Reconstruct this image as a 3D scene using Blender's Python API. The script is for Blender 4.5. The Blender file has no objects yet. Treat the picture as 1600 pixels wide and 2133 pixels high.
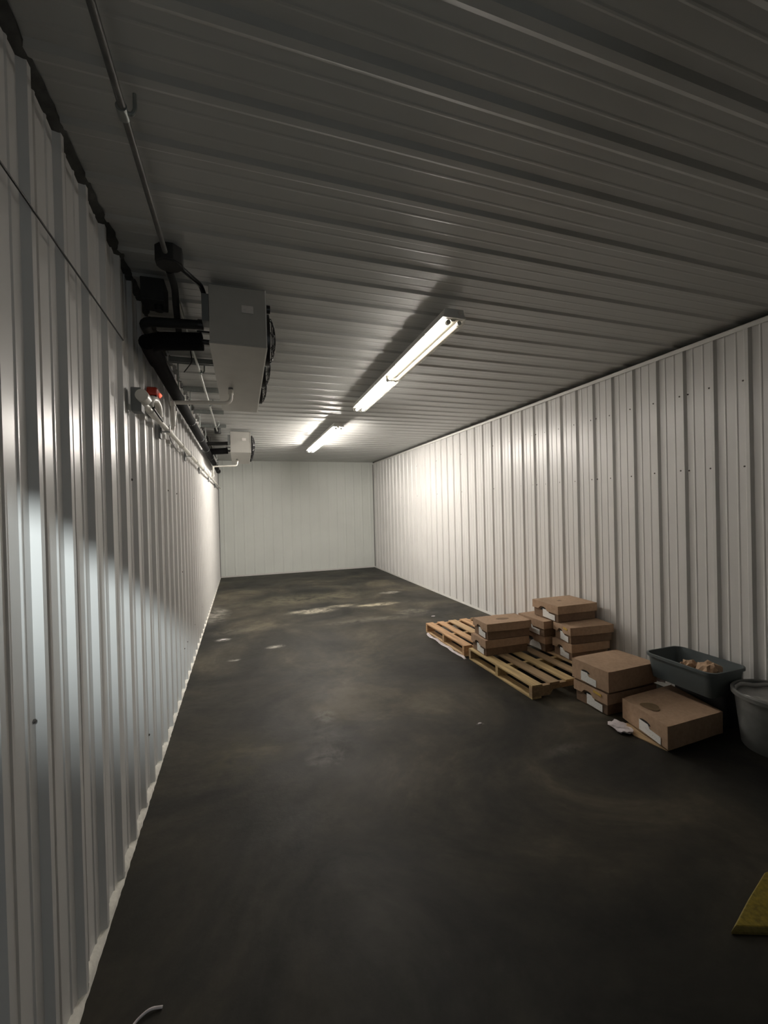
import bpy, bmesh, math, random
from mathutils import Vector, Matrix
random.seed(7)
S = bpy.context.scene
COL = S.collection

# ------------------------------------------------------------------ camera
W, H, L = 3.90, 2.81, 10.90          # room: width (x), height (z), depth (y)
FRONT = -0.35                        # inner face of the wall behind the camera
yaw, pitch, roll = 0.3227, -0.0077, -0.0248
cy, sy, cp, sp = math.cos(yaw), math.sin(yaw), math.cos(pitch), math.sin(pitch)
fwd = Vector((sy*cp, cy*cp, sp)); rt = Vector((cy, -sy, 0)); up = rt.cross(fwd)
cr, sr = math.cos(roll), math.sin(roll)
rt2 = rt*cr + up*sr; up2 = -rt*sr + up*cr
cam_d = bpy.data.cameras.new('camera'); cam = bpy.data.objects.new('camera', cam_d)
COL.objects.link(cam)
M = Matrix((rt2, up2, -fwd)).transposed().to_4x4(); M.translation = Vector((0.540, 0, 1.559))
cam.matrix_world = M
cam_d.sensor_fit = 'HORIZONTAL'; cam_d.sensor_width = 36; cam_d.lens = 885*36/1600
cam_d.clip_start = 0.02
S.camera = cam

# ------------------------------------------------------------------ world, exposure, door light
world = bpy.data.worlds.new('world'); S.world = world; world.use_nodes = True
world.node_tree.nodes['Background'].inputs[0].default_value = (0.8, 0.9, 1, 1)
world.node_tree.nodes['Background'].inputs[1].default_value = 0.004
S.view_settings.view_transform = 'Standard'; S.view_settings.look = 'None'
S.view_settings.gamma = 1; S.view_settings.use_curve_mapping = False
S.view_settings.exposure = 0.0
S.cycles.use_denoising = True
S.cycles.max_bounces = 10; S.cycles.diffuse_bounces = 6; S.cycles.glossy_bounces = 4
S.cycles.sample_clamp_indirect = 4
TUBE_L = 43.0                         # radiance of a lit tube in the nearer fixture
TUBE_L2 = 325.0                       # and in the farther one, raised to brighten the far end of the room
TUBE_COL = (1.0, 0.94, 0.885)
sd = bpy.data.lights.new('hallway_lamp', 'SPOT')
sd.energy = 600; sd.color = (0.90, 0.98, 0.985); sd.spot_size = math.radians(37); sd.spot_blend = 0.95
sd.shadow_soft_size = 0.035
so = bpy.data.objects.new('hallway_lamp', sd); COL.objects.link(so)
so.location = (0.70, -1.50, 2.665)
so.rotation_euler = (Vector((0.0, 3.0, 1.50)) - so.location).to_track_quat('-Z', 'Y').to_euler()

ad = bpy.data.lights.new('hallway_fill', 'AREA'); ad.shape = 'RECTANGLE'; ad.size = 0.5; ad.size_y = 1.9  # added unseen area light: dim cool fill through the doorway
ad.energy = 5.5; ad.color = (0.88, 0.97, 1.0)
ao = bpy.data.objects.new('hallway_fill', ad); COL.objects.link(ao)
ao.location = (0.92, -1.90, 1.20); ao.rotation_euler = (math.radians(90), 0, 0)

# ------------------------------------------------------------------ materials
def new_mat(name):
    m = bpy.data.materials.new(name); m.use_nodes = True
    return m, m.node_tree, m.node_tree.nodes['Principled BSDF']
def mat(name, col, rough=0.5, metal=0.0, var=0.12, scale=8.0, bump=0.0, spec=0.5, stretch=None, rvar=0.0, bscale=None):
    m, nt, b = new_mat(name); N = nt.nodes; K = nt.links
    tc = N.new('ShaderNodeTexCoord'); mp = N.new('ShaderNodeMapping'); K.new(tc.outputs['Object'], mp.inputs[0])
    if stretch: mp.inputs['Scale'].default_value = stretch
    nz = N.new('ShaderNodeTexNoise'); nz.inputs['Scale'].default_value = scale; nz.inputs['Detail'].default_value = 6
    K.new(mp.outputs[0], nz.inputs['Vector'])
    cr_ = N.new('ShaderNodeValToRGB')
    cr_.color_ramp.elements[0].position = 0.3; cr_.color_ramp.elements[1].position = 0.7
    cr_.color_ramp.elements[0].color = (*[c*(1-var) for c in col], 1)
    cr_.color_ramp.elements[1].color = (*[min(1, c*(1+var)) for c in col], 1)
    K.new(nz.outputs['Fac'], cr_.inputs[0]); K.new(cr_.outputs[0], b.inputs['Base Color'])
    b.inputs['Roughness'].default_value = rough; b.inputs['Metallic'].default_value = metal
    b.inputs['Specular IOR Level'].default_value = spec
    if rvar:
        mr = N.new('ShaderNodeMapRange'); mr.inputs['To Min'].default_value = rough-rvar; mr.inputs['To Max'].default_value = rough+rvar
        K.new(nz.outputs['Fac'], mr.inputs[0]); K.new(mr.outputs[0], b.inputs['Roughness'])
    if bump:
        bp = N.new('ShaderNodeBump'); bp.inputs['Strength'].default_value = bump; bp.inputs['Distance'].default_value = 0.01
        if bscale:
            n2 = N.new('ShaderNodeTexNoise'); n2.inputs['Scale'].default_value = bscale; n2.inputs['Detail'].default_value = 4
            K.new(mp.outputs[0], n2.inputs['Vector']); K.new(n2.outputs['Fac'], bp.inputs['Height'])
        else: K.new(nz.outputs['Fac'], bp.inputs['Height'])
        K.new(bp.outputs[0], b.inputs['Normal'])
    return m
def emis(name, col, strength):
    m, nt, b = new_mat(name)
    b.inputs['Base Color'].default_value = (0.8, 0.8, 0.8, 1)
    b.inputs['Emission Color'].default_value = (*col, 1); b.inputs['Emission Strength'].default_value = strength
    return m
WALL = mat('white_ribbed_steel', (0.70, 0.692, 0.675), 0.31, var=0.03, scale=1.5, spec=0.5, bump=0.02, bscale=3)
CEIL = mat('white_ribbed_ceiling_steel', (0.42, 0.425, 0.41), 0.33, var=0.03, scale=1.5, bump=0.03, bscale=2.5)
BACKW = mat('grey_white_ribbed_steel', (0.80, 0.83, 0.79), 0.42, var=0.03, scale=1.5)
SEAM = mat('dark_gap', (0.012, 0.012, 0.011), 0.9)
SCREW = mat('screw_grey', (0.12, 0.11, 0.10), 0.5, metal=0.4)
TRIMW = mat('white_trim', (0.74, 0.73, 0.70), 0.4, var=0.04)
TRIMG = mat('grey_corner_trim', (0.13, 0.13, 0.13), 0.6)
FOAM = mat('white_foam_sealant', (0.82, 0.80, 0.73), 0.85, var=0.12, scale=30, bump=0.5)
GAPSHADE = mat('dark_foam_gap_shade', (0.05, 0.05, 0.045), 0.95, var=0.4, scale=20, bump=0.5)
CASE = mat('grey_painted_aluminium', (0.42, 0.41, 0.38), 0.45, var=0.04)
CASE_E = mat('bare_metal_edge', (0.75, 0.74, 0.70), 0.35, metal=0.3, var=0.03)
BLACK = mat('black_plastic', (0.008, 0.008, 0.009), 0.35, var=0.1)
INSUL = mat('black_rubber_insulation', (0.006, 0.006, 0.0065), 0.8, var=0.3, scale=12, bump=0.2, spec=0.08)
DGREY = mat('dark_grey_pipe_insulation', (0.018, 0.0185, 0.018), 0.75, var=0.3, scale=12, bump=0.2)
GALV = mat('galvanised_steel', (0.28, 0.30, 0.29), 0.4, metal=0.6, var=0.15, scale=25)
GALVD = mat('dull_steel', (0.12, 0.12, 0.115), 0.5, metal=0.3, var=0.2, scale=25)
GALVL = mat('light_galvanised_conduit', (0.46, 0.47, 0.44), 0.35, metal=0.5, var=0.1, scale=25)
PVC = mat('white_pvc', (0.70, 0.68, 0.62), 0.35, var=0.06, scale=10)
BOXG = mat('grey_electrical_box', (0.16, 0.17, 0.17), 0.55, var=0.1)
REDP = mat('red_plastic', (0.40, 0.03, 0.012), 0.35, var=0.1)
REDL = emis('red_signal_lamp', (1.0, 0.10, 0.04), 1.6)
TUBE = emis('lit_fluorescent_tube', TUBE_COL, TUBE_L)
TUBE2 = emis('bright_fluorescent_tube', TUBE_COL, TUBE_L2)
TUBEDIM = emis('faint_fluorescent_tube', (1.0, 0.88, 0.68), 0.8)
REFL = mat('white_reflector', (0.42, 0.40, 0.34), 0.45, var=0.02)
STICK = mat('white_sticker', (0.66, 0.63, 0.60), 0.5, var=0.08, scale=60)
TUBM = mat('blue_grey_plastic', (0.088, 0.108, 0.113), 0.45, var=0.12, scale=6, rvar=0.06)
TUBD = mat('dark_grey_plastic', (0.060, 0.063, 0.065), 0.5, var=0.2, scale=6)
BINM = mat('grey_bin_plastic', (0.17, 0.175, 0.17), 0.5, var=0.22, scale=9)
BAG = mat('grey_bin_bag', (0.40, 0.40, 0.39), 0.30, var=0.15, scale=14, bump=0.4)
PAPER = mat('tan_crumpled_paper', (0.46, 0.31, 0.20), 0.8, var=0.25, scale=14, bump=0.4)
PLASTIC = mat('white_film', (0.72, 0.66, 0.68), 0.35, var=0.15, scale=30, bump=0.4)
YEL = mat('worn_yellow_plastic', (0.20, 0.15, 0.012), 0.85, var=0.35, scale=60, bump=0.3)
YELE = mat('scuffed_yellow_edge', (0.25, 0.20, 0.06), 0.85, var=0.2, scale=60, bump=0.3)
YTAPE = mat('yellow_tape', (0.62, 0.42, 0.10), 0.5, var=0.1)

def cardboard(name, col, side=False):
    m = mat(name, col, 0.82, var=0.10, scale=5, bump=0.08, bscale=220, stretch=(1, 1, 1))
    nt = m.node_tree; N = nt.nodes; K = nt.links; b = N['Principled BSDF']
    src = b.inputs['Base Color'].links[0].from_socket
    tc = N.new('ShaderNodeTexCoord'); nz = N.new('ShaderNodeTexNoise'); nz.inputs['Scale'].default_value = 40
    nz.inputs['Detail'].default_value = 5; K.new(tc.outputs['Object'], nz.inputs['Vector'])
    mx = N.new('ShaderNodeMix'); mx.data_type = 'RGBA'; mx.blend_type = 'MULTIPLY'
    cr_ = N.new('ShaderNodeValToRGB'); cr_.color_ramp.elements[0].color = (.82, .80, .78, 1); cr_.color_ramp.elements[0].position = .35
    cr_.color_ramp.elements[1].position = .6
    K.new(nz.outputs['Fac'], cr_.inputs[0]); mx.inputs['Factor'].default_value = .6
    K.new(src, mx.inputs[6]); K.new(cr_.outputs[0], mx.inputs[7]); K.new(mx.outputs[2], b.inputs['Base Color'])
    return m
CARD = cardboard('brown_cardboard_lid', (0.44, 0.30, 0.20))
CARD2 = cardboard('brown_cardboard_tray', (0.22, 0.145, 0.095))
def wood(name, col):
    m, nt, b = new_mat(name); N = nt.nodes; K = nt.links
    tc = N.new('ShaderNodeTexCoord'); mp = N.new('ShaderNodeMapping'); K.new(tc.outputs['Object'], mp.inputs[0])
    mp.inputs['Scale'].default_value = (14, 1.2, 14)
    nz = N.new('ShaderNodeTexNoise'); nz.inputs['Scale'].default_value = 3; nz.inputs['Detail'].default_value = 8
    nz.inputs['Distortion'].default_value = 0.6
    K.new(mp.outputs[0], nz.inputs['Vector'])
    r = N.new('ShaderNodeValToRGB'); r.color_ramp.elements[0].position = .3; r.color_ramp.elements[1].position = .75
    r.color_ramp.elements[0].color = (*[c*.62 for c in col], 1); r.color_ramp.elements[1].color = (*[min(1, c*1.15) for c in col], 1)
    K.new(nz.outputs['Fac'], r.inputs[0]); K.new(r.outputs[0], b.inputs['Base Color']); b.inputs['Roughness'].default_value = .7
    return m
WOODS = [wood('pale_pine', (0.62, 0.43, 0.24)), wood('yellow_pine', (0.56, 0.41, 0.20)), wood('brown_pine', (0.40, 0.28, 0.16)), wood('orange_pine', (0.62, 0.38, 0.20))]

def label_mat():
    m, nt, b = new_mat('printed_white_label'); N = nt.nodes; K = nt.links
    tc = N.new('ShaderNodeTexCoord'); mp = N.new('ShaderNodeMapping'); K.new(tc.outputs['Object'], mp.inputs[0])
    mp.inputs['Scale'].default_value = (1, 260, 110)
    nz = N.new('ShaderNodeTexNoise'); nz.inputs['Scale'].default_value = 1.0; nz.inputs['Detail'].default_value = 2
    K.new(mp.outputs[0], nz.inputs['Vector'])
    r = N.new('ShaderNodeValToRGB'); r.color_ramp.interpolation = 'LINEAR'
    r.color_ramp.elements[0].position = .28; r.color_ramp.elements[1].position = .40
    r.color_ramp.elements[0].color = (.35, .35, .35, 1); r.color_ramp.elements[1].color = (.88, .88, .86, 1)
    K.new(nz.outputs['Fac'], r.inputs[0]); K.new(r.outputs[0], b.inputs['Base Color']); b.inputs['Roughness'].default_value = .45
    return m
LABEL = label_mat()

def lens_mat():
    m, nt, b = new_mat('clear_ribbed_lens'); N = nt.nodes; K = nt.links
    tr = N.new('ShaderNodeBsdfTransparent'); tr.inputs[0].default_value = (.97, .96, .93, 1)
    b.inputs['Base Color'].default_value = (.85, .84, .80, 1); b.inputs['Roughness'].default_value = .2
    mx = N.new('ShaderNodeMixShader'); mx.inputs[0].default_value = .14
    K.new(tr.outputs[0], mx.inputs[1]); K.new(b.outputs[0], mx.inputs[2])
    K.new(mx.outputs[0], N['Material Output'].inputs['Surface'])
    return m
LENS = lens_mat()

# floor: dark worn concrete; stains, salt marks and scuffs where the photo has them
STAINS = [  # x, y, rx, ry, strength, colour
    (1.55, 6.60, .42, .20, .9, (.50, .46, .36)), (2.05, 6.75, .30, .12, .7, (.46, .42, .32)),
    (2.60, 6.60, .45, .13, .85, (.52, .47, .34)), (2.95, 5.95, .30, .16, .5, (.34, .31, .25)),
    (0.12, 7.0, .22, .60, .6, (.42, .40, .35)), (0.28, 5.57, .10, .07, .95, (.70, .68, .62)),
    (0.87, 5.04, .12, .07, .85, (.58, .55, .48)), (0.42, 4.75, .07, .04, .8, (.60, .58, .52)),
    (1.10, 3.20, .10, .12, .55, (.30, .29, .26)), (1.00, 2.66, .16, .13, .60, (.27, .25, .23)),
    (1.05, 2.90, .22, .45, .28, (.20, .19, .17)), (3.12, 7.45, .22, .12, .8, (.50, .47, .40)),
    (2.35, 5.75, .90, .14, .40, (.24, .22, .18)), (1.6, 7.6, 1.4, .55, .35, (.22, .20, .13)),
    (2.45, 2.20, .22, .07, .5, (.16, .15, .13)), (2.12, 2.67, .03, .02, .9, (.5, .48, .45)),
    (0.50, 2.85, .30, .30, .30, (.11, .10, .045)), (1.6, 4.2, .8, .7, .28, (.13, .115, .075)),
    (0.45, 5.9, .5, .2, .35, (.22, .20, .15)), (2.7, 3.0, .5, .3, .2, (.10, .095, .08)),
]
def floor_mat():
    m, nt, b = new_mat('dark_worn_concrete'); N = nt.nodes; K = nt.links
    tc = N.new('ShaderNodeTexCoord')
    def noise(scale, det=6, dist=0.0, rough=.6):
        n = N.new('ShaderNodeTexNoise'); n.inputs['Scale'].default_value = scale; n.inputs['Detail'].default_value = det
        n.inputs['Distortion'].default_value = dist; n.inputs['Roughness'].default_value = rough
        K.new(tc.outputs['Object'], n.inputs['Vector']); return n
    n1 = noise(.95, 9, .7)
    r = N.new('ShaderNodeValToRGB'); e = r.color_ramp.elements
    e[0].position = .36; e[0].color = (.010, .0098, .0086, 1); e[1].position = .66; e[1].color = (.098, .085, .060, 1)
    x = e.new(.46); x.color = (.024, .0225, .018, 1); x = e.new(.56); x.color = (.044, .039, .029, 1)
    K.new(n1.outputs['Fac'], r.inputs[0])
    n2 = noise(14, 8); mx = N.new('ShaderNodeMix'); mx.data_type = 'RGBA'; mx.blend_type = 'OVERLAY'; mx.inputs['Factor'].default_value = .35
    K.new(r.outputs[0], mx.inputs[6]); K.new(n2.outputs['Fac'], mx.inputs[7])
    cur = mx.outputs[2]
    # distorted coordinates so every stain has a ragged outline
    nd = noise(3.2, 8, .3, .65); sub = N.new('ShaderNodeVectorMath'); sub.operation = 'SUBTRACT'
    K.new(nd.outputs['Color'], sub.inputs[0]); sub.inputs[1].default_value = (.5, .5, .5)
    sc = N.new('ShaderNodeVectorMath'); sc.operation = 'SCALE'; sc.inputs['Scale'].default_value = .9; K.new(sub.outputs[0], sc.inputs[0])
    n3 = noise(7, 8, .4, .7)
    mr3 = N.new('ShaderNodeMapRange'); mr3.inputs['From Min'].default_value = .38; mr3.inputs['From Max'].default_value = .66
    K.new(n3.outputs['Fac'], mr3.inputs[0])
    for (x, y, rx, ry, s, c) in STAINS:
        v = N.new('ShaderNodeVectorMath'); v.operation = 'SUBTRACT'; K.new(tc.outputs['Object'], v.inputs[0]); v.inputs[1].default_value = (x, y, 0)
        d = N.new('ShaderNodeVectorMath'); d.operation = 'DIVIDE'; K.new(v.outputs[0], d.inputs[0]); d.inputs[1].default_value = (rx, ry, 1)
        a = N.new('ShaderNodeVectorMath'); a.operation = 'ADD'; K.new(d.outputs[0], a.inputs[0]); K.new(sc.outputs[0], a.inputs[1])
        sc_k = N.new('ShaderNodeVectorMath'); sc_k.operation = 'MULTIPLY'; K.new(a.outputs[0], sc_k.inputs[0]); sc_k.inputs[1].default_value = (1, 1, 0)
        ln = N.new('ShaderNodeVectorMath'); ln.operation = 'LENGTH'; K.new(sc_k.outputs[0], ln.inputs[0])
        mr = N.new('ShaderNodeMapRange'); mr.interpolation_type = 'SMOOTHSTEP'
        mr.inputs['From Min'].default_value = 1.15; mr.inputs['From Max'].default_value = .25
        mr.inputs['To Min'].default_value = 0; mr.inputs['To Max'].default_value = s
        K.new(ln.outputs['Value'], mr.inputs[0])
        mu = N.new('ShaderNodeMath'); mu.operation = 'MULTIPLY'; K.new(mr.outputs[0], mu.inputs[0]); K.new(mr3.outputs[0], mu.inputs[1])
        mm = N.new('ShaderNodeMix'); mm.data_type = 'RGBA'; K.new(mu.outputs[0], mm.inputs['Factor']); K.new(cur, mm.inputs[6]); mm.inputs[7].default_value = (*c, 1)
        cur = mm.outputs[2]
    K.new(cur, b.inputs['Base Color'])
    rr = N.new('ShaderNodeMapRange'); rr.inputs['To Min'].default_value = .42; rr.inputs['To Max'].default_value = .72
    n4 = noise(2.3, 6); K.new(n4.outputs['Fac'], rr.inputs[0]); K.new(rr.outputs[0], b.inputs['Roughness'])
    b.inputs['Specular IOR Level'].default_value = .22
    bp = N.new('ShaderNodeBump'); bp.inputs['Strength'].default_value = .25; bp.inputs['Distance'].default_value = .006
    n5 = noise(18, 8); K.new(n5.outputs['Fac'], bp.inputs['Height']); K.new(bp.outputs[0], b.inputs['Normal'])
    return m
FLOOR = floor_mat()

# ------------------------------------------------------------------ mesh helpers
def obj(name, bm, mats, parent=None, smooth=False, bevel=0.0, seg=2, loc=None):
    bmesh.ops.recalc_face_normals(bm, faces=bm.faces[:])
    me = bpy.data.meshes.new(name); bm.to_mesh(me); bm.free()
    if not isinstance(mats, (list, tuple)): mats = [mats]
    for m in mats: me.materials.append(m)
    o = bpy.data.objects.new(name, me); COL.objects.link(o)
    if parent: o.parent = parent
    if loc is not None: o.location = loc
    if smooth:
        for p in me.polygons: p.use_smooth = True
        md = o.modifiers.new('smooth_edges', 'EDGE_SPLIT'); md.split_angle = math.radians(40)
    if bevel:
        md = o.modifiers.new('bevel', 'BEVEL'); md.width = bevel; md.segments = seg; md.limit_method = 'ANGLE'; md.angle_limit = math.radians(40)
    return o
def thing(name, label, cat, loc=(0, 0, 0), rz=0.0, group=None):
    o = bpy.data.objects.new(name, None); COL.objects.link(o); o.location = loc; o.rotation_euler = (0, 0, rz)
    o.empty_display_size = .05
    return tag(o, label, cat, group)
def tag(o, label, cat, group=None):
    o['label'] = label; o['category'] = cat
    if group: o['group'] = group
    return o
def struct(o): o['kind'] = 'structure'; return o
def box(bm, x0, x1, y0, y1, z0, z1, mi=0):
    vs = [bm.verts.new(p) for p in ((x0,y0,z0),(x1,y0,z0),(x1,y1,z0),(x0,y1,z0),(x0,y0,z1),(x1,y0,z1),(x1,y1,z1),(x0,y1,z1))]
    for f in ((0,3,2,1),(4,5,6,7),(0,1,5,4),(1,2,6,5),(2,3,7,6),(3,0,4,7)):
        bm.faces.new([vs[i] for i in f]).material_index = mi
    return vs
def loft(bm, rings, closed=True, cap=True, mi=0):
    R_ = [[bm.verts.new(p) for p in r] for r in rings]
    n = len(R_[0])
    for a, b in zip(R_, R_[1:]):
        for i in range(n if closed else n-1):
            j = (i+1) % n
            bm.faces.new((a[i], a[j], b[j], b[i])).material_index = mi
    if cap:
        bm.faces.new(list(reversed(R_[0]))).material_index = mi; bm.faces.new(R_[-1]).material_index = mi
    return R_
def fillet(pts, r, n=6):
    pts = [Vector(p) for p in pts]
    if r <= 0 or len(pts) < 3: return pts
    out = [pts[0]]
    for a, b, c in zip(pts, pts[1:], pts[2:]):
        d1 = (a-b); d2 = (c-b); rr = min(r, d1.length*.48, d2.length*.48)
        p1 = b + d1.normalized()*rr; p2 = b + d2.normalized()*rr
        for k in range(n+1):
            t = k/n; out.append((1-t)**2*p1 + 2*t*(1-t)*b + t*t*p2)
    out.append(pts[-1]); return out
def sweep(bm, pts, r, n=14, bend=0.0, mi=0, cap=True):
    pts = fillet(pts, bend)
    rings = []; u = None
    for i, p in enumerate(pts):
        t = (pts[min(i+1, len(pts)-1)] - pts[max(i-1, 0)]).normalized()
        if u is None:
            u = t.orthogonal().normalized()
        else:
            u = (u - t*u.dot(t)); u = u.normalized() if u.length > 1e-6 else t.orthogonal().normalized()
        v = t.cross(u)
        rad = r[i] if isinstance(r, (list, tuple)) else r
        rings.append([p + (u*math.cos(a) + v*math.sin(a))*rad for a in [2*math.pi*k/n for k in range(n)]])
    loft(bm, rings, mi=mi, cap=cap)
def rod(name, pts, r, m, parent=None, bend=0.0, n=14):
    bm = bmesh.new(); sweep(bm, pts, r, n, bend); return obj(name, bm, m, parent, smooth=True)
def cyl(bm, c, r, h, axis='Z', n=24, mi=0, r2=None):
    c = Vector(c); d = {'X': Vector((1,0,0)), 'Y': Vector((0,1,0)), 'Z': Vector((0,0,1))}[axis]
    sweep(bm, [c, c + d*h], [r, r if r2 is None else r2], n, mi=mi)
def dup_tree(root, loc, label, parent=None):
    r = root.copy(); COL.objects.link(r)
    if parent is None: r.location = loc; r['label'] = label
    else: r.parent = parent
    for ch in list(root.children): dup_tree(ch, None, None, r)
    return r

# ------------------------------------------------------------------ ribbed steel panels
PITCH = 0.2286
def profile(a0, a1, phase, rh=0.020, mh=0.0035, b=.0255, t=.0115):
    """(along, out) points of the panel profile: major rib each 9 in, two low ribs between."""
    pts = [(a0, 0.0)]
    k = math.floor((a0 - phase)/PITCH) - 1
    while True:
        c = phase + k*PITCH; k += 1
        if c > a1 + .1: break
        seq = [(c-b, 0), (c-t, rh), (c+t, rh), (c+b, 0)]
        for f in (1/3, 2/3):
            q = c + PITCH*f; seq += [(q-.0085, 0), (q-.003, mh), (q+.003, mh), (q+.0085, 0)]
        pts += [p for p in seq if a0+.0005 < p[0] < a1-.0005]
    pts.append((a1, 0.0)); return pts
def panel(bm, prof, f0, f1, mi=0):
    r0 = [bm.verts.new(f0(a, o)) for a, o in prof]; r1 = [bm.verts.new(f1(a, o)) for a, o in prof]
    for i in range(len(prof)-1):
        bm.faces.new((r0[i], r0[i+1], r1[i+1], r1[i])).material_index = mi
def screws(bm, locs, normal, mi):
    n = Vector(normal)
    for p in locs:
        p = Vector(p); sweep(bm, [p, p+n*.0035, p+n*.006], [.0065, .0065, .0035], 6, mi=mi)

YF, YB = FRONT, L
LP, RP = 1.405, 1.9946           # rib phases of the left and right walls
# left wall
bm = bmesh.new()
pr = profile(YF, YB, LP)
panel(bm, pr, lambda a, o: (o, a, 0.0), lambda a, o: (o, a, H-.012))
sc_ = []
for k in range(-6, 42):
    for z in (.30, 1.02, 1.74):
        if random.random() < .22: sc_.append((0.0, LP + k*PITCH - .034 + random.uniform(-.004, .004), z + random.uniform(-.006, .006)))
sc_ = [s for s in sc_ if YF+.05 < s[1] < YB-.1]
screws(bm, sc_, (1, 0, 0), 2)
struct(obj('wall_left', bm, [WALL, SEAM, SCREW]))
# right wall
bm = bmesh.new()
pr = profile(YF, YB, RP)
panel(bm, pr, lambda a, o: (W-o, a, 0.0), lambda a, o: (W-o, a, H-.050))
sc_ = []
for k in range(-10, 40):
    y = RP + k*PITCH
    for z in (2.40, 1.80):
        sc_.append((W, y + .034, z + random.uniform(-.006, .006)))
        if k % 4 == 2: sc_.append((W, y - .034, z))
sc_ = [s for s in sc_ if YF+.05 < s[1] < YB-.1]
screws(bm, sc_, (-1, 0, 0), 1)
struct(obj('wall_right', bm, [WALL, SCREW]))
# back wall
bm = bmesh.new()
panel(bm, profile(0, W, .14, rh=.007, mh=.001), lambda a, o: (a, L-o, 0.0), lambda a, o: (a, L-o, H))
struct(obj('wall_back', bm, BACKW))
# wall behind the camera, with the open doorway the photo is taken from
bm = bmesh.new()
DX0, DX1, DZ = 0.03, 1.25, 2.268
box(bm, -.08, DX0, YF-.10, YF, 0, H); box(bm, DX1, W+.08, YF-.10, YF, 0, H); box(bm, DX0, DX1, YF-.10, YF, DZ, H)
struct(obj('wall_front', bm, BOXG))
# ceiling, running past the walls so that the rib voids read dark
bm = bmesh.new()
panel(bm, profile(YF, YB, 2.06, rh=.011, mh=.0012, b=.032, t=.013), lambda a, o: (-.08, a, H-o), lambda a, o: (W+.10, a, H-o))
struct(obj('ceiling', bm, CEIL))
bm = bmesh.new(); box(bm, -.10, W+.12, YF-.12, L+.05, H+.002, H+.04)
box(bm, W+.10, W+.12, YF-.1, L+.05, H-.3, H+.01); box(bm, -.10, -.08, YF-.1, L+.05, H-.3, H+.01)
struct(obj('dark_enclosure', bm, SEAM))  # added black enclosure: blocks light and keeps the rib voids dark
# floor
bm = bmesh.new(); box(bm, -.10, W+.10, YF-1.6, L+.05, -.10, 0)
struct(obj('floor', bm, FLOOR))
# trims
bm = bmesh.new(); box(bm, W-.026, W-.023, YF, L, H-.068, H-.040); box(bm, W-.034, W-.004, YF, L, H-.0415, H-.0385)
struct(obj('trim_2', bm, TRIMW))
bm = bmesh.new(); box(bm, 0.0, .028, L-.028, L-.001, 0, H-.03); struct(obj('trim_3', bm, TRIMG))
bm = bmesh.new(); box(bm, W-.012, W, L-.03, L-.001, 0, H-.05); struct(obj('trim_4', bm, TRIMG))
bm = bmesh.new(); box(bm, W-.024, W-.021, YF, L, 0, .035); struct(obj('baseboard_right', bm, TRIMW))
bm = bmesh.new(); box(bm, .02, W-.02, L-.016, L-.012, 0, .04); struct(obj('baseboard_back', bm, TRIMW))
# ragged sealant bead at the foot of the left wall
def ragged(y0, y1, step, base, f):
    bm = bmesh.new(); rings = []; y = y0
    while y <= y1:
        w, h = f(y); rings.append([(-.001, y, base[0]), (w, y, base[0]), (w*.85, y, base[0]+h*.35*base[1]), (w*.45, y, base[0]+h*.8*base[1]), (-.001, y, base[0]+h*base[1])])
        y += step
    loft(bm, rings); return bm
from mathutils import noise as MN
def bead(y):
    ph = ((y - LP) / PITCH) % 1.0
    saw = max(0.0, 1 - ph*1.15)
    n = MN.noise(Vector((y*9, 3.1, 0))); n2 = MN.noise(Vector((y*31, 8.1, 0)))
    return .026 + .004*n + .003*n2, max(.005, .008 + .040*saw + .016*n + .006*n2)
struct(obj('baseboard_left', ragged(YF+.01, L-.03, .012, (0.0, 1), bead), FOAM, smooth=True))
def gap_strip(y):
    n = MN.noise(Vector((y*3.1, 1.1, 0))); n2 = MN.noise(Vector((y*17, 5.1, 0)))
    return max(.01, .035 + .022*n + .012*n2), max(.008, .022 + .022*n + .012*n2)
struct(obj('gap_shade_strip', ragged(YF+.01, L-.03, .014, (H-.004, -1), gap_strip), GAPSHADE, smooth=True))  # dark foam strip, painting in the shadow gaps at the ceiling ribs

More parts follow.
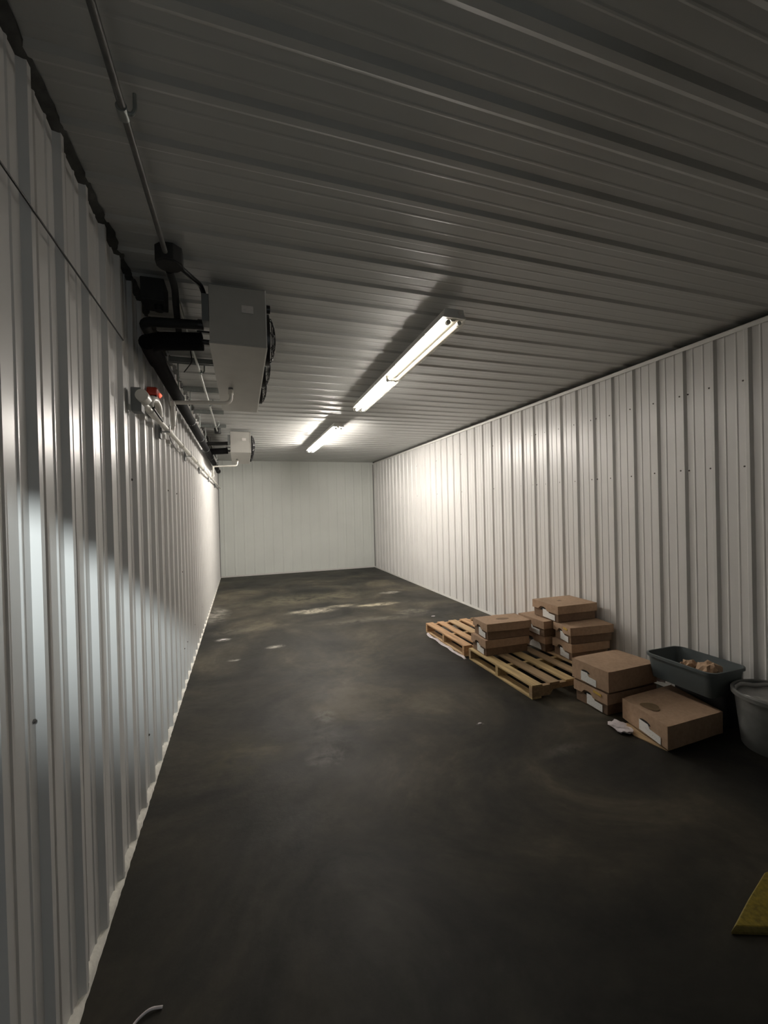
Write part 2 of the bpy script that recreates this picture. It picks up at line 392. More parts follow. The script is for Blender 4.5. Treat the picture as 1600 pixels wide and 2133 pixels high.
# ------------------------------------------------------------------ fluorescent fixtures
def make_fixture(x, y, rz, label, dims, tubem):
    t = thing('fluorescent_fixture', label, 'light fixture', (x, y, 2.660), rz, 'fluorescent fixtures on the ceiling')
    hl = 1.18
    # housing tray
    bm = bmesh.new()
    sec = [(-.070, .058), (-.060, .098), (.060, .098), (.070, .058), (.078, .050), (.078, .044), (-.078, .044), (-.078, .050)]
    loft(bm, [[(a, -hl, z) for a, z in sec], [(a, hl, z) for a, z in sec]])
    obj('housing', bm, TRIMW, t, bevel=.003)
    bm = bmesh.new()
    sec = [(-.066, .0435), (-.020, .040), (-.010, .030), (.010, .030), (.020, .040), (.066, .0435)]
    loft(bm, [[(a, -hl+.02, z) for a, z in sec], [(a, hl-.02, z) for a, z in sec]])
    obj('reflector', bm, REFL, t)
    for j, yy in enumerate((-.59, .59)):
        for i, xx in enumerate((-.036, .036)):
            bm = bmesh.new(); sweep(bm, [(xx, yy-.568, .020), (xx, yy+.568, .020)], .0125, 12)
            tb = obj('tube', bm, TUBEDIM if (j, i) in dims else tubem, t, smooth=True)
            for s in (-1, 1):
                bm = bmesh.new(); cyl(bm, (xx, yy + s*.568 - .012, .020), .0145, .024, 'Y', 12)
                obj('end_cap', bm, CASE_E, tb, smooth=True)
    bm = bmesh.new(); box(bm, -.055, .055, -.016, .016, .008, .043); obj('lamp_holder', bm, REFL, t, bevel=.003)
    # clear lens: a thin shell with sloping sides and ends
    bm = bmesh.new()
    secs = [(.074, hl-.002, .044), (.072, hl-.004, .020), (.060, hl-.02, .003), (.050, hl-.03, 0.0)]
    rings = [[(-w, -l, z), (w, -l, z), (w, l, z), (-w, l, z)] for w, l, z in secs]
    R_ = loft(bm, rings, cap=False); bm.faces.new(R_[-1])
    obj('lens', bm, LENS, t)
    for s in (-1, 1):
        bm = bmesh.new(); box(bm, -.022, .022, s*.80-.015, s*.80+.015, .098, .1300); obj('mounting_bracket', bm, GALV, t, bevel=.002)
    for s in (-1, 1):
        for yy in (-.9, -.3, .3, .9):
            bm = bmesh.new(); box(bm, s*.078-.004, s*.078+.004, yy-.012, yy+.012, .038, .062); obj('latch', bm, CASE_E, t, bevel=.001)
    bm = bmesh.new(); cyl(bm, (.035, -hl-.012, .075), .014, .03, 'Y', 16); obj('cable_gland', bm, PVC, t, smooth=True, bevel=.003)
    return t
make_fixture(1.812, 3.482, math.radians(-1.0), 'long lit tube light on the ceiling nearest the camera', {(0, 1)}, TUBE)
make_fixture(1.821, 6.92, math.radians(0.5), 'long lit tube light farther back, towards the end wall', set(), TUBE2)

# ------------------------------------------------------------------ evaporator coolers under the ceiling
def make_evaporator(y0, label):
    x0, x1, z0, z1, ln = .402, .692, 2.456, 2.770, 1.57
    t = thing('evaporator', label, 'cooling unit', (0, y0, 0), 0, 'evaporator coolers under the ceiling')
    bm = bmesh.new(); box(bm, x0, x1, 0.0, ln, z0+.012, z1); obj('casing', bm, CASE, t, bevel=.004)
    bm = bmesh.new(); box(bm, x0-.003, x1+.003, -.003, ln+.003, z0, z0+.014); obj('drain_pan', bm, CASE, t, bevel=.003)
    bm = bmesh.new(); box(bm, x1-.002, x1+.004, -.005, .005, z0, z1); box(bm, x1-.002, x1+.005, -.004, ln, z0-.002, z0+.004)
    obj('edge_trim', bm, CASE_E, t)
    bm = bmesh.new(); box(bm, x0+.165, x0+.225, -.0055, -.003, z1-.135, z1-.095); obj('sticker', bm, STICK, t)
    # perforated intake on the back face
    bm = bmesh.new()
    for k in range(40): box(bm, x0-.006, x0-.0005, .40 + k*.028, .402 + k*.028, z0+.05, z1-.03)
    obj('coil_fins', bm, GALV, t)
    # fans: shroud ring, hub, wire guard
    for cyf in (.30, .785, 1.27):
        cx, cz, r = x1, (z0+z1)/2, .143
        def circ(rr, xx, n=36): return [(xx, cyf + rr*math.cos(2*math.pi*k/n), cz + rr*math.sin(2*math.pi*k/n)) for k in range(n)]
        bm = bmesh.new(); loft(bm, [circ(r+.008, x1-.002), circ(r+.008, x1+.032), circ(r-.004, x1+.032), circ(r-.004, x1-.001)], cap=False)
        fr = obj('fan_shroud', bm, BLACK, t, smooth=True)
        bm = bmesh.new()
        for rr, dx in ((.035, .070), (.060, .067), (.085, .062), (.108, .054), (.128, .044), (.143, .030)):
            c = circ(rr, x1+dx, 30) ; c.append(c[0]); sweep(bm, c, .0022, 6, cap=False)
        for k in range(8):
            a = math.pi*k/4
            sweep(bm, [(x1 + d, cyf + q*math.cos(a), cz + q*math.sin(a)) for q, d in ((.02, .071), (.085, .062), (.128, .044), (.145, .024))], .0026, 6)
        obj('fan_guard', bm, BLACK, fr, smooth=True)
        bm = bmesh.new(); cyl(bm, (x1+.001, cyf, cz), .040, .036, 'X', 24)
        for k in range(5):
            a = 2*math.pi*k/5; u = Vector((0, math.cos(a), math.sin(a))); v = Vector((0, -math.sin(a), math.cos(a)))
            c = Vector((x1+.018, cyf, cz))
            vs = [c+u*.035-v*.02+Vector((.010,0,0)), c+u*.035+v*.02-Vector((.010,0,0)), c+u*.132+v*.055-Vector((.008,0,0)), c+u*.130-v*.030+Vector((.014,0,0))]
            f = [bm.verts.new(p) for p in vs] + [bm.verts.new(p+Vector((.002,0,0))) for p in vs]
            for q in ((0,1,2,3),(7,6,5,4),(0,4,5,1),(1,5,6,2),(2,6,7,3),(3,7,4,0)): bm.faces.new([f[i] for i in q])
        obj('fan', bm, BLACK, fr)
    bm = bmesh.new(); cyl(bm, (x1+.001, .055, z1-.075), .022, .026, 'X', 16); obj('knob', bm, BLACK, t, smooth=True, bevel=.004)
    # hangers and electrical box
    for yy in (.12, ln-.12):
        for xx in (x0+.03, x1-.03):
            bm = bmesh.new(); box(bm, xx-.012, xx+.012, yy-.02, yy+.02, z1, H-.019); obj('hanger', bm, GALV, t)
    bm = bmesh.new(); box(bm, x0-.036, x0-.001, .006, .10, z0+.120, z1-.05); obj('terminal_box', bm, BOXG, t, bevel=.003)
    bm = bmesh.new(); cyl(bm, (.487, .83, z0-.012), .016, .012, 'Z', 16); obj('drain_outlet', bm, BOXG, t, smooth=True)
    return t
make_evaporator(2.42, 'large grey fan cooler hanging under the ceiling at upper left, nearest the camera')
make_evaporator(6.74, 'smaller looking grey fan cooler hanging farther back, near the end wall')

# ------------------------------------------------------------------ refrigeration pipework
px, pz, pr_ = .092, 2.462, .041
t = thing('insulated_pipe', 'thick black insulated pipe running along the top of the left wall', 'pipe', (0, 0, 0))
rod('main_run', [(px, 2.50, pz), (px, 9.55, pz-.03)], pr_, INSUL, t)
bm = bmesh.new(); cyl(bm, (px, 9.53, pz-.03), pr_+.006, .10, 'Y', 16); obj('end_boot', bm, BLACK, t, smooth=True)
for yb in (2.50, 6.82):
    b = rod('branch', [(px, yb+.30, pz), (px, yb+.02, pz+.012), (px+.30-.03, yb, pz+.028)], .047, INSUL, t, bend=.09, n=18)
    bm = bmesh.new(); sweep(bm, [(px+.26, yb, pz+.028), (px+.3095, yb, pz+.026)], .014, 12); obj('pipe_stub', bm, BLACK, b, smooth=True)
for k, yy in enumerate((3.69, 4.52, 5.49, 6.36, 7.3, 8.2, 9.1)):
    bm = bmesh.new(); cyl(bm, (px, yy-.012, pz-.004*k), pr_+.004, .024, 'Y', 18); st = obj('pipe_clamp', bm, GALV, t, smooth=True)
    bm = bmesh.new(); sweep(bm, [(px, yy, pz+pr_-.004*k), (px, yy, H-.045)], .005, 8); obj('hanger_rod', bm, GALV, st, smooth=True)
for yb, lb in ((2.56, 'dark grey insulated pipe into the back of the nearest fan cooler, above the black pipe'), (6.88, 'dark grey insulated pipe into the back of the far fan cooler')):
    t = thing('liquid_line', lb, 'pipe', (0, 0, 0), 0, 'grey liquid lines into the coolers')
    rod('pipe', [(.060, yb+1.0, 2.60), (.060, yb+.02, 2.60), (.345, yb+.02, 2.612)], .026, DGREY, t, bend=.06)
    rod('copper_tail', [(.335, yb-.06, 2.545), (.4015, yb-.07, 2.540)], .005, BLACK, t)
    bm = bmesh.new(); cyl(bm, (.335, yb+.02, 2.612), .030, .028, 'X', 16); obj('pipe_end', bm, BLACK, t, smooth=True)
# hanging valve box in the dark corner
t = thing('valve_box', 'dark box hanging in the corner behind the nearest fan cooler', 'control box', (.135, 2.50, 2.655))
bm = bmesh.new(); box(bm, -.055, .055, -.07, .07, 0, .115); obj('body', bm, DGREY, t, bevel=.004)
bm = bmesh.new(); cyl(bm, (.02, -.01, -.03), .022, .03, 'Z', 16); obj('valve_stem', bm, BLACK, t, smooth=True)
for xx in (-.03, .03):
    bm = bmesh.new(); cyl(bm, (xx, 0, .115), .005, .025, 'Z', 8); obj('hanger', bm, GALV, t)
# ceiling struts
for k, (yy, z) in enumerate(((3.69, 0), (4.52, 0), (5.49, 0), (6.36, 0))):
    lab = ['metal strut channel across the ceiling, thickest and nearest, beside the near fan cooler', 'metal strut channel across the ceiling, second from the camera behind the near cooler',
           'metal strut channel across the ceiling, third from the camera', 'metal strut channel across the ceiling, farthest, just before the far cooler'][k]
    bm = bmesh.new(); x0, x1, zt = .03, .362, H-.020
    box(bm, x0, x1, yy-.021, yy+.021, zt-.003, zt); box(bm, x0, x1, yy-.021, yy-.018, zt-.041, zt); box(bm, x0, x1, yy+.018, yy+.021, zt-.041, zt)
    box(bm, x0, x1, yy-.018, yy-.011, zt-.041, zt-.038); box(bm, x0, x1, yy+.011, yy+.018, zt-.041, zt-.038)
    tag(obj('strut_channel', bm, GALV), lab, 'strut', 'strut channels on the ceiling')
# ceiling conduit with couplings
t = thing('ceiling_conduit', 'thin metal conduit running along the ceiling above the left wall', 'conduit')
cz = H-.072
rod('conduit_run', [(.240, YF+.01, cz), (.243, 2.12, cz)], .0105, GALVD, t)
rod('conduit_run', [(.238, 2.30, cz), (.232, 6.56, cz)], .0095, GALVL, t)
for yy in (1.42, 3.86, 5.0, 6.2):
    bm = bmesh.new(); cyl(bm, (.240, yy-.02, cz), .0155, .04, 'Y', 14); o = obj('coupling', bm, GALV, t, smooth=True)
    bm = bmesh.new(); sweep(bm, [(.248, yy, cz), (.262, yy, cz-.004), (.272, yy, cz+.012), (.272, yy, H-.012)], .006, 8, bend=.01); obj('strap', bm, GALV, o)
def jbox(x, y, label, r=.052):
    t = thing('junction_box', label, 'junction box', (x, y, H-.019-.060), 0, 'junction boxes on the ceiling')
    bm = bmesh.new(); loft(bm, [[(r*math.cos(math.pi/8+math.pi/4*k), r*math.sin(math.pi/8+math.pi/4*k), z) for k in range(8)] for z in (-.015, .060)])
    obj('body', bm, DGREY, t, bevel=.003)
    bm = bmesh.new(); cyl(bm, (0, 0, -.021), r*.86, .006, 'Z', 24); obj('cover', bm, DGREY, t, smooth=True)
    return t
jbox(.250, 2.19, 'dark junction box on the ceiling conduit in front of the near fan cooler', .062)
jbox(.236, 6.62, 'junction box on the ceiling conduit beside the far fan cooler', .050)
tag(rod('flexible_conduit', [(.285, 2.22, H-.075), (.335, 2.33, H-.070), (.366, 2.43, 2.760), (.380, 2.470, 2.724)], .0125, BLACK, None, bend=.06), 'black flexible conduit curving from the ceiling into the near fan cooler', 'cable')
tag(rod('power_cable', [(.240, 2.26, H-.085), (.250, 2.36, 2.700), (.235, 2.50, 2.668), (.215, 2.78, 2.610)], .017, DGREY, None, bend=.08), 'thick dark cable dropping from the ceiling junction box to the pipes', 'cable')

# ------------------------------------------------------------------ white drain line along the left wall
t = thing('drain_line', 'white plastic drain pipe running along the left wall below the black pipe', 'pipe')
dx, dz = .068, 2.128
def dpt(y): return (dx, y, dz + .012)
rod('pipe_run', [dpt(2.44), dpt(10.75)], .0165, PVC, t)
for yy, lw in ((2.74, .16), (3.30, .07), (4.0, .06), (5.2, .06), (6.9, .07), (8.6, .07)):
    bm = bmesh.new(); cyl(bm, (dx, yy-lw/2, dz+.012), .0225, lw, 'Y', 18); obj('coupling', bm, PVC, t, smooth=True)
for yy in (3.22, 4.55, 6.0, 7.6, 9.4):
    bm = bmesh.new(); box(bm, .0215, .034, yy-.03, yy+.03, dz-.055, dz+.045); cl = obj('bracket', bm, BOXG, t, bevel=.002)
    bm = bmesh.new(); box(bm, .030, .090, yy-.012, yy+.012, dz-.012, dz-.006); box(bm, .086, .090, yy-.012, yy+.012, dz-.010, dz+.04); obj('clip', bm, GALV, cl)
# tee and cap at its near end: a square grey box with a round white cap, and a trap loop
rod('trap_loop', [(.075, 2.62, 2.15), (.075, 2.66, 2.205), (.080, 2.78, 2.228), (.080, 2.87, 2.205), (.080, 2.88, 2.150)], .019, PVC, t, bend=.06)
rod('heater_wire', [(.095, 2.60, 2.14), (.110, 2.72, 2.11), (.100, 2.86, 2.12)], .006, BLACK, t, bend=.03)
t = thing('wall_junction_box', 'square grey box with round white cap at the near end of the wall pipe', 'junction box', (.030, 2.50, 2.145))
bm = bmesh.new(); box(bm, -.008, .040, -.062, .012, -.060, .062); obj('body', bm, BOXG, t, bevel=.004)
bm = bmesh.new(); sweep(bm, [(.050, -.105, .012), (.050, -.02, .010)], [.030, .030], 22); obj('cap', bm, PVC, t, smooth=True, bevel=.004)
t = thing('alarm_beacon', 'red beacon with a glowing red light on the left wall above the white pipe', 'alarm', (.030, 2.960, 2.262))
bm = bmesh.new(); box(bm, -.025, .035, -.055, .055, -.085, .025); obj('housing', bm, BLACK, t, bevel=.004)
bm = bmesh.new(); box(bm, -.020, .040, -.070, .065, .024, .074); lid = obj('red_cover', bm, REDP, t, bevel=.012, seg=3)
bm = bmesh.new(); sweep(bm, [(.025, .020, .043), (.043, .020, .043), (.051, .020, .043)], [.014, .013, .006], 16); obj('lamp', bm, REDL, t, smooth=True)
# branch drains from each cooler
for yb, lb in ((3.25, 'white drain pipe looping from the underside of the near fan cooler to the left wall'), (7.57, 'white drain pipe looping from the underside of the far fan cooler to the left wall')):
    t = thing('cooler_drain', lb, 'pipe', (0, 0, 0), 0, 'drain pipes below the coolers')
    rod('pipe', [(.487, yb, 2.443), (.487, yb, 2.345), (.300, yb-.02, 2.335), (.110, yb-.02, 2.325)], .0135, PVC, t, bend=.05)
    rod('drop', [(.110, yb-.02, 2.335), (.110, yb-.02, 2.165)], .0135, PVC, t)
    rod('second_drop', [(.100, yb+.13, 2.300), (.085, yb+.13, 2.165)], .0135, PVC, t)
    for q in ((.110, yb-.02, 2.300), (.487, yb, 2.405)):
        bm = bmesh.new(); cyl(bm, q, .018, .030, 'Z', 16); obj('fitting', bm, PVC, t, smooth=True)
tag(rod('sensor_wire', [(.30, 3.05, H-.07), (.262, 3.04, 2.70), (.245, 3.03, 2.62), (.262, 3.02, 2.55), (.20, 3.10, 2.50)], .0035, BLACK, None, bend=.04), 'thin black wire hanging behind the near fan cooler beside the black pipe', 'wire')
tag(rod('wall_cable', [(.0235, YF+.01, 2.394), (.0235, 2.32, 2.394)], .0032, BLACK), 'thin dark cable stretched straight along the upper left wall, closest to the camera', 'cable')
tag(rod('hanging_wire', [(.06, 3.35, 2.18), (.04, 3.55, 2.12), (.045, 3.85, 2.08), (.03, 4.15, 2.10)], .003, BLACK, None, bend=.1), 'thin dark wire drooping on the left wall below the white pipe', 'wire')

# ------------------------------------------------------------------ pallets
def make_pallet(x, y, w, l, ht, label, woods, ntop=7):
    t = thing('pallet', label, 'pallet', (x, y, 0), 0, 'wooden pallets')
    bt = .015; bw = .094
    m = lambda i: WOODS[woods[i % len(woods)]]
    # stringers run across (x), notched
    for k, yy in enumerate((0.0, l/2-.019, l-.038)):
        bm = bmesh.new(); z0, z1 = bt, ht-bt
        pr2 = [(0, z0), (w*.16, z0), (w*.19, z0+.040), (w*.38, z0+.040), (w*.41, z0), (w*.59, z0), (w*.62, z0+.040), (w*.81, z0+.040), (w*.84, z0), (w, z0), (w, z1), (0, z1)]
        a = [bm.verts.new((px_, yy, pz_)) for px_, pz_ in pr2]; b = [bm.verts.new((px_, yy+.038, pz_)) for px_, pz_ in pr2]
        bm.faces.new(a); bm.faces.new(list(reversed(b)))
        for i in range(len(a)):
            j = (i+1) % len(a); bm.faces.new((a[i], a[j], b[j], b[i]))
        obj('stringer', bm, m(k+1), t)
    gap = (w - bw)/(ntop-1)
    for k in range(ntop):
        bm = bmesh.new(); x0 = k*gap + random.uniform(-.004, .004); wv = bw + random.uniform(-.008, .010)
        e0, e1 = random.uniform(-.006, .004), random.uniform(-.004, .006)
        box(bm, max(0, x0), min(w+.002, x0+wv), e0, l+e1, ht-bt, ht)
        obj('deck_board', bm, m(k), t, bevel=.002)
    for k in range(3):
        x0 = k*(w-bw)/2
        if True:
            bm = bmesh.new(); box(bm, x0, x0+bw*.95, random.uniform(-.004, .004), l+random.uniform(-.004, .004), 0, bt)
            obj('bottom_board', bm, m(k+2), t, bevel=.002)
    return t
make_pallet(2.705, 2.850, 1.09, 1.000, .112, 'wooden pallet nearest the camera, carrying most of the brown boxes', [1, 2, 1, 2, 0, 2])
make_pallet(2.692, 3.925, 1.05, .965, .112, 'wooden pallet farther from the camera, with bare orange boards', [3, 3, 0, 3, 2, 3])
bm = bmesh.new()
random.seed(3)
rings = []
for k in range(16):
    y = 3.86 + k*.062; w = .010 + .012*random.random(); h = .006 + .012*random.random(); x = 2.668 + .010*math.sin(k*1.3)
    rings.append([(x-w, y, .001), (x+w, y, .001), (x+w*.6, y+.01, h), (x-w*.6, y+.01, h*.8)])
loft(bm, rings)
tag(obj('plastic_strip', bm, PLASTIC), 'whitish strip of plastic film on the floor along the far pallet edge', 'plastic film')

# ------------------------------------------------------------------ cardboard boxes
def lerp(a, b, t): return tuple(a[i]*(1-t) + b[i]*t for i in range(len(a)))
def make_box(q, z0, h, label, lidf=.48, seed=0, lab=(.38, .86), half=False, skew=0.0, tape=False, stain=False, tear=False, bulge=.006):
    """q: lid outline seen from above - back-left, front-left, front-right, back-right."""
    rnd = random.Random(seed)
    cx_ = sum(p[0] for p in q)/4; cy_ = sum(p[1] for p in q)/4
    t = thing('cardboard_box', label, 'box', (cx_, cy_, z0), 0, 'brown cardboard boxes')
    Q = [(p[0]-cx_, p[1]-cy_) for p in q]
    def inset(d):
        out = []
        for i in range(4):
            p, a, b = Vector(Q[i]), Vector(Q[i-1]), Vector(Q[(i+1) % 4])
            out.append(tuple(p + (a-p).normalized()*d + (b-p).normalized()*d))
        return out
    I = inset(.010)
    # tray (body)
    bm = bmesh.new()
    r0 = [(*p, .001) for p in inset(.013)]; r1 = [(*p, h-.006) for p in I]
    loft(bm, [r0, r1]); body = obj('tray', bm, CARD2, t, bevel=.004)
    # hand hole in the left end: dark recess
    bl, fl = I[0], I[1]
    dirv = Vector(fl) - Vector(bl); dn = dirv.normalized(); out = Vector((-(-dn.y), -dn.x)) ; out = Vector((dn.y, -dn.x))
    if out.x > 0: out = -out
    lz = h*(1-lidf)
    def onface(s, z, d):   # s along the end face from back to front (0..1), z height, d outward
        p = Vector(bl) + dirv*s + out*d; return (p.x, p.y, z)
    # lid : top plate with slightly dished surface, four skirts, arched cut-out in the end skirts
    bm = bmesh.new(); n = 12; T = .005
    grid = []
    for i in range(n+1):
        row = []
        for j in range(n+1):
            u, v = i/n, j/n
            a = lerp(Q[0], Q[3], u); b = lerp(Q[1], Q[2], u); p = lerp(a, b, v)
            e = math.sin(math.pi*u)*math.sin(math.pi*v)
            z = h + bulge*(MN.noise(Vector((u*2.2+seed, v*2.2, seed*1.7)))*1.2 - .4)*e
            cor = (abs(u-.5)*2)**6*(abs(v-.5)*2)**6
            row.append(bm.verts.new((p[0], p[1], z - .004*cor)))
        grid.append(row)
    for i in range(n):
        for j in range(n): bm.faces.new((grid[i][j], grid[i+1][j], grid[i+1][j+1], grid[i][j+1]))
    def skirt(a, b, arch):
        a, b = Vector(a), Vector(b); d = b-a; m_ = 32; top = []; bot = []; ti = []; bi = []
        nrm = Vector((d.y, -d.x)).normalized()
        c = Vector((0, 0))
        if nrm.dot((a+b)/2) < 0: nrm = -nrm
        for k in range(m_+1):
            s = k/m_; p = a + d*s
            zb = lz + .004*MN.noise(Vector((s*3, seed*3.3, 1)))
            if arch:
                w = abs(s-.42)/.15
                if w < 1: zb = lz + .034*math.sqrt(max(0, 1-w**2.6))
            fl_ = nrm*(.004*math.sin(math.pi*s)*(1 if not arch else .5))
            top.append(bm.verts.new((p.x, p.y, h - .0005))); bot.append(bm.verts.new((p.x+fl_.x, p.y+fl_.y, zb)))
            ti.append(bm.verts.new((p.x-nrm.x*T, p.y-nrm.y*T, h-.001))); bi.append(bm.verts.new((p.x-nrm.x*T+fl_.x, p.y-nrm.y*T+fl_.y, zb)))
        for k in range(m_):
            bm.faces.new((top[k], top[k+1], bot[k+1], bot[k])); bm.faces.new((ti[k+1], ti[k], bi[k], bi[k+1])); bm.faces.new((bot[k], bot[k+1], bi[k+1], bi[k]))
        bm.faces.new((top[0], bot[0], bi[0], ti[0])); bm.faces.new((top[-1], ti[-1], bi[-1], bot[-1]))
    skirt(Q[0], Q[1], lidf < .8); skirt(Q[2], Q[3], lidf < .8); skirt(Q[1], Q[2], False); skirt(Q[3], Q[0], False)
    bmesh.ops.remove_doubles(bm, verts=bm.verts[:], dist=.0003)
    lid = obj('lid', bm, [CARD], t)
    # dark hand hole behind the arch
    bm = bmesh.new(); ring = []
    for k in range(17):
        a = math.pi*k/16; ring.append(onface(.42 - .13*math.cos(a), lz - .004 + .026*math.sin(a), .0030) if lidf < .8 else onface(lab[0] + .13 - .13*math.cos(a), h*.55 + .020*math.sin(a), .0135))
    vs = [bm.verts.new(p) for p in ring]; bm.faces.new(vs); obj('hand_hole', bm, SEAM, body)
    # label with its clipped corner
    bm = bmesh.new(); s0, s1 = lab; deep = lidf > .8; za, zb = (h*.12, h*.58) if deep else (h*.08, lz + .010)
    da, db = (.0160, .0135) if deep else (.0052, .0035)
    if half: prof2 = [(s0+(s1-s0)*(1-math.cos(math.pi*k/12))/2, za + (zb-za)*math.sin(math.pi*k/12)) for k in range(13)]
    else:
        sm = s0 + (s1-s0)*.42
        prof2 = [(s0, za+.004), (s1, za-.004), (s1, za+(zb-za)*.62), (sm+.05, za+(zb-za)*.68), (sm, zb), (s0, zb)]
    A = [bm.verts.new(onface(s, z, da)) for s, z in prof2]; B = [bm.verts.new(onface(s, z, db)) for s, z in prof2]
    bm.faces.new(A); bm.faces.new(list(reversed(B)))
    for i in range(len(A)):
        j = (i+1) % len(A); bm.faces.new((A[i], A[j], B[j], B[i]))
    lb = obj('shipping_label', bm, LABEL, t); lb['label'] = 'white printed label'
    if tape:
        bm = bmesh.new(); p = [onface(s, z, .016) for s, z in ((.62, h-.012), (.86, h-.020), (.86, h-.036), (.62, h-.028))]
        p2 = [onface(s, z, .010) for s, z in ((.62, h-.012), (.86, h-.020), (.86, h-.036), (.62, h-.028))]
        loft(bm, [p2, p]); obj('yellow_sticker', bm, YTAPE, t)
    if stain:
        bm = bmesh.new(); c = Vector((-.155, .02)); vs = []
        for k in range(28):
            a = 2*math.pi*k/28; rr = 1 + .10*math.sin(3*a+1)
            vs.append((c.x + .052*rr*math.cos(a), c.y + .060*rr*math.sin(a)))
        loft(bm, [[(x, y, h+.0006) for x, y in vs], [(x, y, h+.0016) for x, y in vs]])
        obj('damp_patch', bm, cardboard('damp_cardboard', (0.20, 0.135, 0.07)), lid)
    return t
def rect(x, y, w, d, rz=0.0):     # front-left corner, width along x, depth along y
    c, s = math.cos(rz), math.sin(rz)
    fl = (x, y); fr = (x+w*c, y+w*s); bl = (x-d*s, y+d*c); br = (x+w*c-d*s, y+w*s+d*c)
    return [bl, fl, fr, br]
r_ = math.radians
PT = .112
# two boxes on the far edge of the near pallet
make_box(rect(2.722, 3.553, .485, .290, r_(-2)), PT, .156, 'brown lidded box, lower one of the pair on the pallets nearest the bare boards', seed=1)
make_box(rect(2.738, 3.546, .485, .290, r_(-3)), PT+.157, .156, 'brown lidded box, upper one of the pair beside the bare orange pallet boards', seed=2)
# rear stack by the wall
make_box(rect(3.318, 3.440, .480, .375, r_(3)), PT, .154, 'brown box at the bottom of the rear stack, mostly hidden, with greyish rounded label', seed=3, half=True)
make_box(rect(3.295, 3.425, .480, .385, r_(2)), PT+.155, .154, 'brown lidded box in the rear stack under the topmost box, no yellow sticker', seed=4, lab=(.30, .84))
# stack by the wall at the front of the pallet
make_box(rect(3.372, 3.145, .430, .268, r_(-2)), PT, .154, 'brown box on the pallet by the wall, under the box with a yellow sticker', seed=5)
make_box(rect(3.366, 3.150, .462, .262, r_(-6)), PT+.155, .154, 'brown lidded box with yellow sticker on its lid, middle of the wall stack', seed=6, tape=True)
make_box(rect(3.378, 3.322, .465, .385, r_(-1)), PT+.311, .158, 'brown lidded box on the very top of the tallest stack', seed=8, lab=(.40, .88))
# pair standing on the floor in front of the pallet
make_box(rect(3.030, 2.420, .490, .325, r_(1)), .001, .161, 'brown box on the floor in front of the pallet, under another box', seed=9, tape=True)
make_box([(3.022, 2.757), (3.033, 2.410), (3.525, 2.428), (3.495, 2.770)], .163, .165, 'brown lidded box with plain top, upper one of the pair in front of the pallet', seed=10, lidf=.90, lab=(.26, .70))
# nearest box
make_box([(3.088, 2.345), (3.006, 1.940), (3.520, 1.955), (3.610, 2.380)], .008, .155, 'brown lidded box nearest the camera, with a dark damp patch on its lid', seed=11, stain=True, lidf=.92, lab=(.42, .90))
bm = bmesh.new(); v = [(2.985, 2.165), (3.020, 1.955), (3.40, 1.975), (3.42, 2.30), (3.03, 2.30)]
loft(bm, [[(x, y, .001) for x, y in v], [(x, y, .007) for x, y in v]])
tag(obj('thin_board', bm, WOODS[0]), 'thin pale board sticking out under the nearest brown box', 'board')

# crumpled film by the nearest box
def crumple(name, c, rx, ry, rz_, m, seed, n=3, amp=.45):
    bm = bmesh.new(); bmesh.ops.create_icosphere(bm, subdivisions=n, radius=1)
    for v in bm.verts:
        d = 1 + amp*MN.noise(v.co*2.1 + Vector((seed, seed, 0))) + amp*.6*MN.noise(v.co*5 + Vector((0, seed, 0)))
        v.co = Vector((v.co.x*rx*d, v.co.y*ry*d, v.co.z*rz_*d))
    zm = min(v.co.z for v in bm.verts)
    for v in bm.verts: v.co.z -= zm
    return obj(name, bm, m, loc=c)
tag(crumple('crumpled_film', (2.965, 2.255, .0005), .055, .085, .018, PLASTIC, 3.3), 'crumpled pinkish white plastic film on the floor beside the nearest box', 'plastic film')
tag(crumple('plastic_wrap', (3.610, 2.475, .155), .050, .055, .035, PLASTIC, 6.1), 'pinkish white plastic wrap bunched between the boxes and the blue-grey tub', 'plastic film')

# ------------------------------------------------------------------ tubs
def rrect(w, d, r, z, n=7):
    out = []
    for cx_, cy_, a0 in ((w/2-r, d/2-r, 0), (-w/2+r, d/2-r, 90), (-w/2+r, -d/2+r, 180), (w/2-r, -d/2+r, 270)):
        for k in range(n): a = math.radians(a0 + 90*k/(n-1)); out.append((cx_ + r*math.cos(a), cy_ + r*math.sin(a), z))
    return out
def make_tub(x, y, z, w, d, h, m, label, rz=0.0, flip=False, group=None):
    t = thing('storage_tub', label, 'tub', (x, y, z), rz, group)
    seq = [(w*.80, d*.86, .035, 0), (w*.82, d*.875, .045, .008), (w*.93, d*.955, .055, h-.022), (w*.93, d*.955, .055, h-.020)]
    rim = [(w*1.0, d*1.0, .065, h-.020), (w*1.0, d*1.0, .065, h-.002), (w*.985, d*.99, .062, h), (w*.93, d*.955, .056, h)]
    ins = [(w*.915, d*.945, .050, h-.004), (w*.80, d*.86, .040, .012), (w*.78, d*.84, .030, .006)]
    def Z(s): return [rrect(a, b, c, (h-zz) if flip else zz) for a, b, c, zz in s]
    bm = bmesh.new(); loft(bm, Z([seq[0], seq[1], seq[2], seq[3]]) + Z(ins), cap=True); obj('body', bm, m, t, smooth=True)
    bm = bmesh.new(); R_ = Z([rim[0], rim[1], rim[2], rim[3], (w*.925, d*.95, .054, h-.010), (w*.925, d*.95, .054, h-.020)])
    loft(bm, R_ + [R_[0]], cap=False); bmesh.ops.remove_doubles(bm, verts=bm.verts[:], dist=.0002); obj('rim', bm, m, t, smooth=True)
    return t
make_tub(3.745, 2.205, 0.0, .25, .42, .243, TUBD, 'dark grey upturned tub on the floor under the blue-grey tub', flip=True)
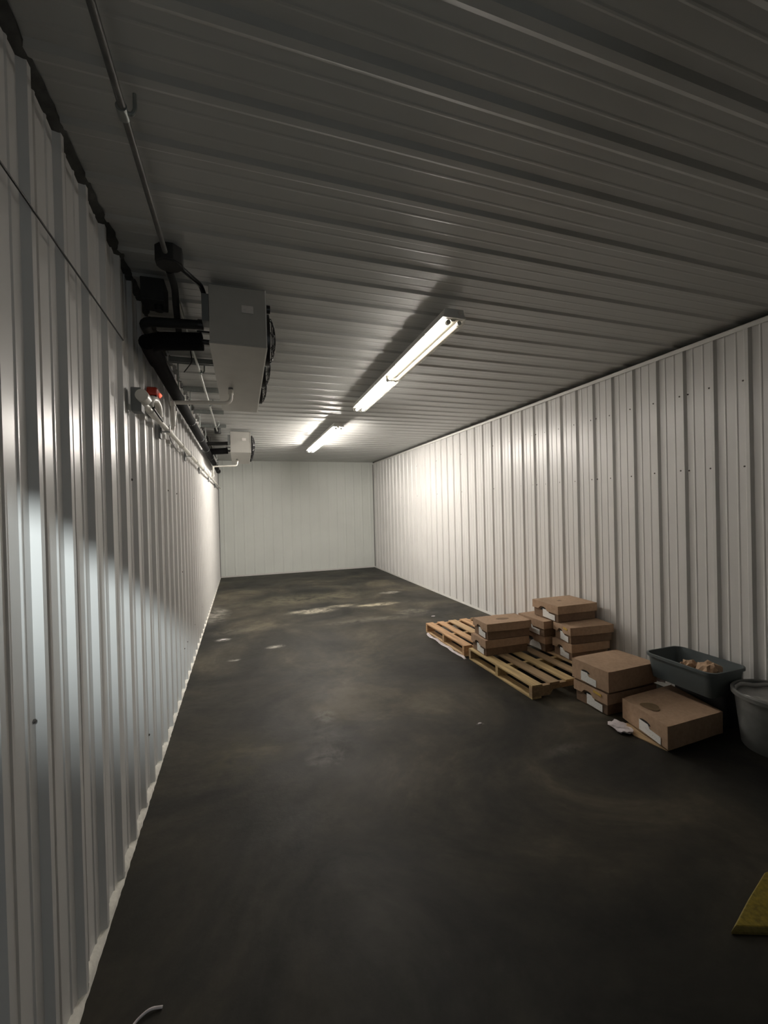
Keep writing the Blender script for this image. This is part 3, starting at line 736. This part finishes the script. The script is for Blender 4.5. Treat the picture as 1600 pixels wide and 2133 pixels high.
make_tub(3.600, 2.200, .245, .365, .510, .178, TUBM, 'blue-grey open plastic tub by the right wall, holding tan paper', r_(0))
tag(crumple('crumpled_paper', (3.600, 2.085, .258), .075, .075, .085, PAPER, 1.7), 'crumpled tan paper lying inside the blue-grey tub, nearer end', 'paper')
tag(crumple('torn_paper', (3.610, 2.235, .258), .065, .055, .070, PAPER, 5.2), 'smaller piece of torn tan paper inside the blue-grey tub, behind the larger', 'paper')

# ------------------------------------------------------------------ round bin
t = thing('round_bin', 'round grey waste bin at the right edge, in front of the tub', 'bin', (3.668, 1.738, 0))
def ring(r, z, n=40, wob=0): return [(r*math.cos(2*math.pi*k/n), r*math.sin(2*math.pi*k/n), z + wob*math.sin(6*math.pi*k/n)) for k in range(n)]
bm = bmesh.new(); loft(bm, [ring(.165, 0), ring(.172, .01), ring(.205, .335), ring(.200, .337), ring(.166, .014), ring(.10, .010)]); obj('body', bm, BINM, t, smooth=True)
bm = bmesh.new(); R_ = [ring(.206, .318), ring(.221, .322), ring(.222, .345), ring(.214, .352), ring(.203, .348), ring(.203, .325)]
loft(bm, R_ + [R_[0]], cap=False); bmesh.ops.remove_doubles(bm, verts=bm.verts[:], dist=.0002); obj('rim', bm, BINM, t, smooth=True)
bm = bmesh.new(); n = 40; rr = []
for r, z in ((.199, .340), (.195, .310), (.150, .295), (.09, .300), (.04, .292)):
    rr.append([(r*math.cos(2*math.pi*k/n), r*math.sin(2*math.pi*k/n), z + .018*MN.noise(Vector((math.cos(2*math.pi*k/n)*r*14, math.sin(2*math.pi*k/n)*r*14, z*3)))) for k in range(n)])
R_ = loft(bm, rr, cap=False); bm.faces.new(R_[-1]); o = obj('bin_liner', bm, BAG, t, smooth=True)
md = o.modifiers.new('thick', 'SOLIDIFY'); md.thickness = .002
for s in (0, math.pi):
    bm = bmesh.new()
    c = [(.215 + .024*math.sin(math.pi*k/8), -.045 + .09*k/8, .30 + 0*k) for k in range(9)]
    sweep(bm, c, .008, 8); o = obj('handle', bm, BINM, t, smooth=True); o.rotation_euler = (0, 0, s + 1.2)

# ------------------------------------------------------------------ yellow wedge at the bottom right
bm = bmesh.new()
v = [(2.167, 1.052), (2.300, .999), (2.46, .960), (2.66, .985), (2.70, 1.16), (2.552, 1.170), (2.36, 1.114)]
c = Vector((2.47, 1.06))
def sh(k): return [(c.x + (x-c.x)*k, c.y + (y-c.y)*k) for x, y in v]
loft(bm, [[(x, y, .001) for x, y in v], [(x, y, .010) for x, y in v]], mi=1)
loft(bm, [[(x, y, .010) for x, y in v], [(x, y, .022) for x, y in sh(.93)]], mi=1)
loft(bm, [[(x, y, .0221) for x, y in sh(.925)], [(x, y, .0235) for x, y in sh(.90)]], mi=0)
tag(obj('yellow_wedge', bm, [YEL, YELE]), 'worn yellow plastic piece with a pointed corner on the dark floor at lower right', 'plastic piece')
# small scraps
random.seed(5)
for (x, y, a, lb) in ((.283, 5.565, .035, 'small white scrap on the floor near the left wall, farthest of the loose scraps'),
                      (2.119, 2.670, .016, 'tiny white scrap on the floor left of the near pallet'),
                      (3.10, 4.95+.6, .030, 'small white scrap on the floor beyond the far pallet')):
    tag(crumple('paper_scrap', (x, y, .0005), a, a*.5, .004, PLASTIC, x*7, n=2), lb, 'scrap')
tag(rod('plastic_band', [(.165, 1.40, .004), (.185, 1.475, .006), (.225, 1.50, .008), (.262, 1.495, .004)], .004, PLASTIC, None, bend=.03), 'short curved pale plastic band on the floor at the bottom left', 'strap')
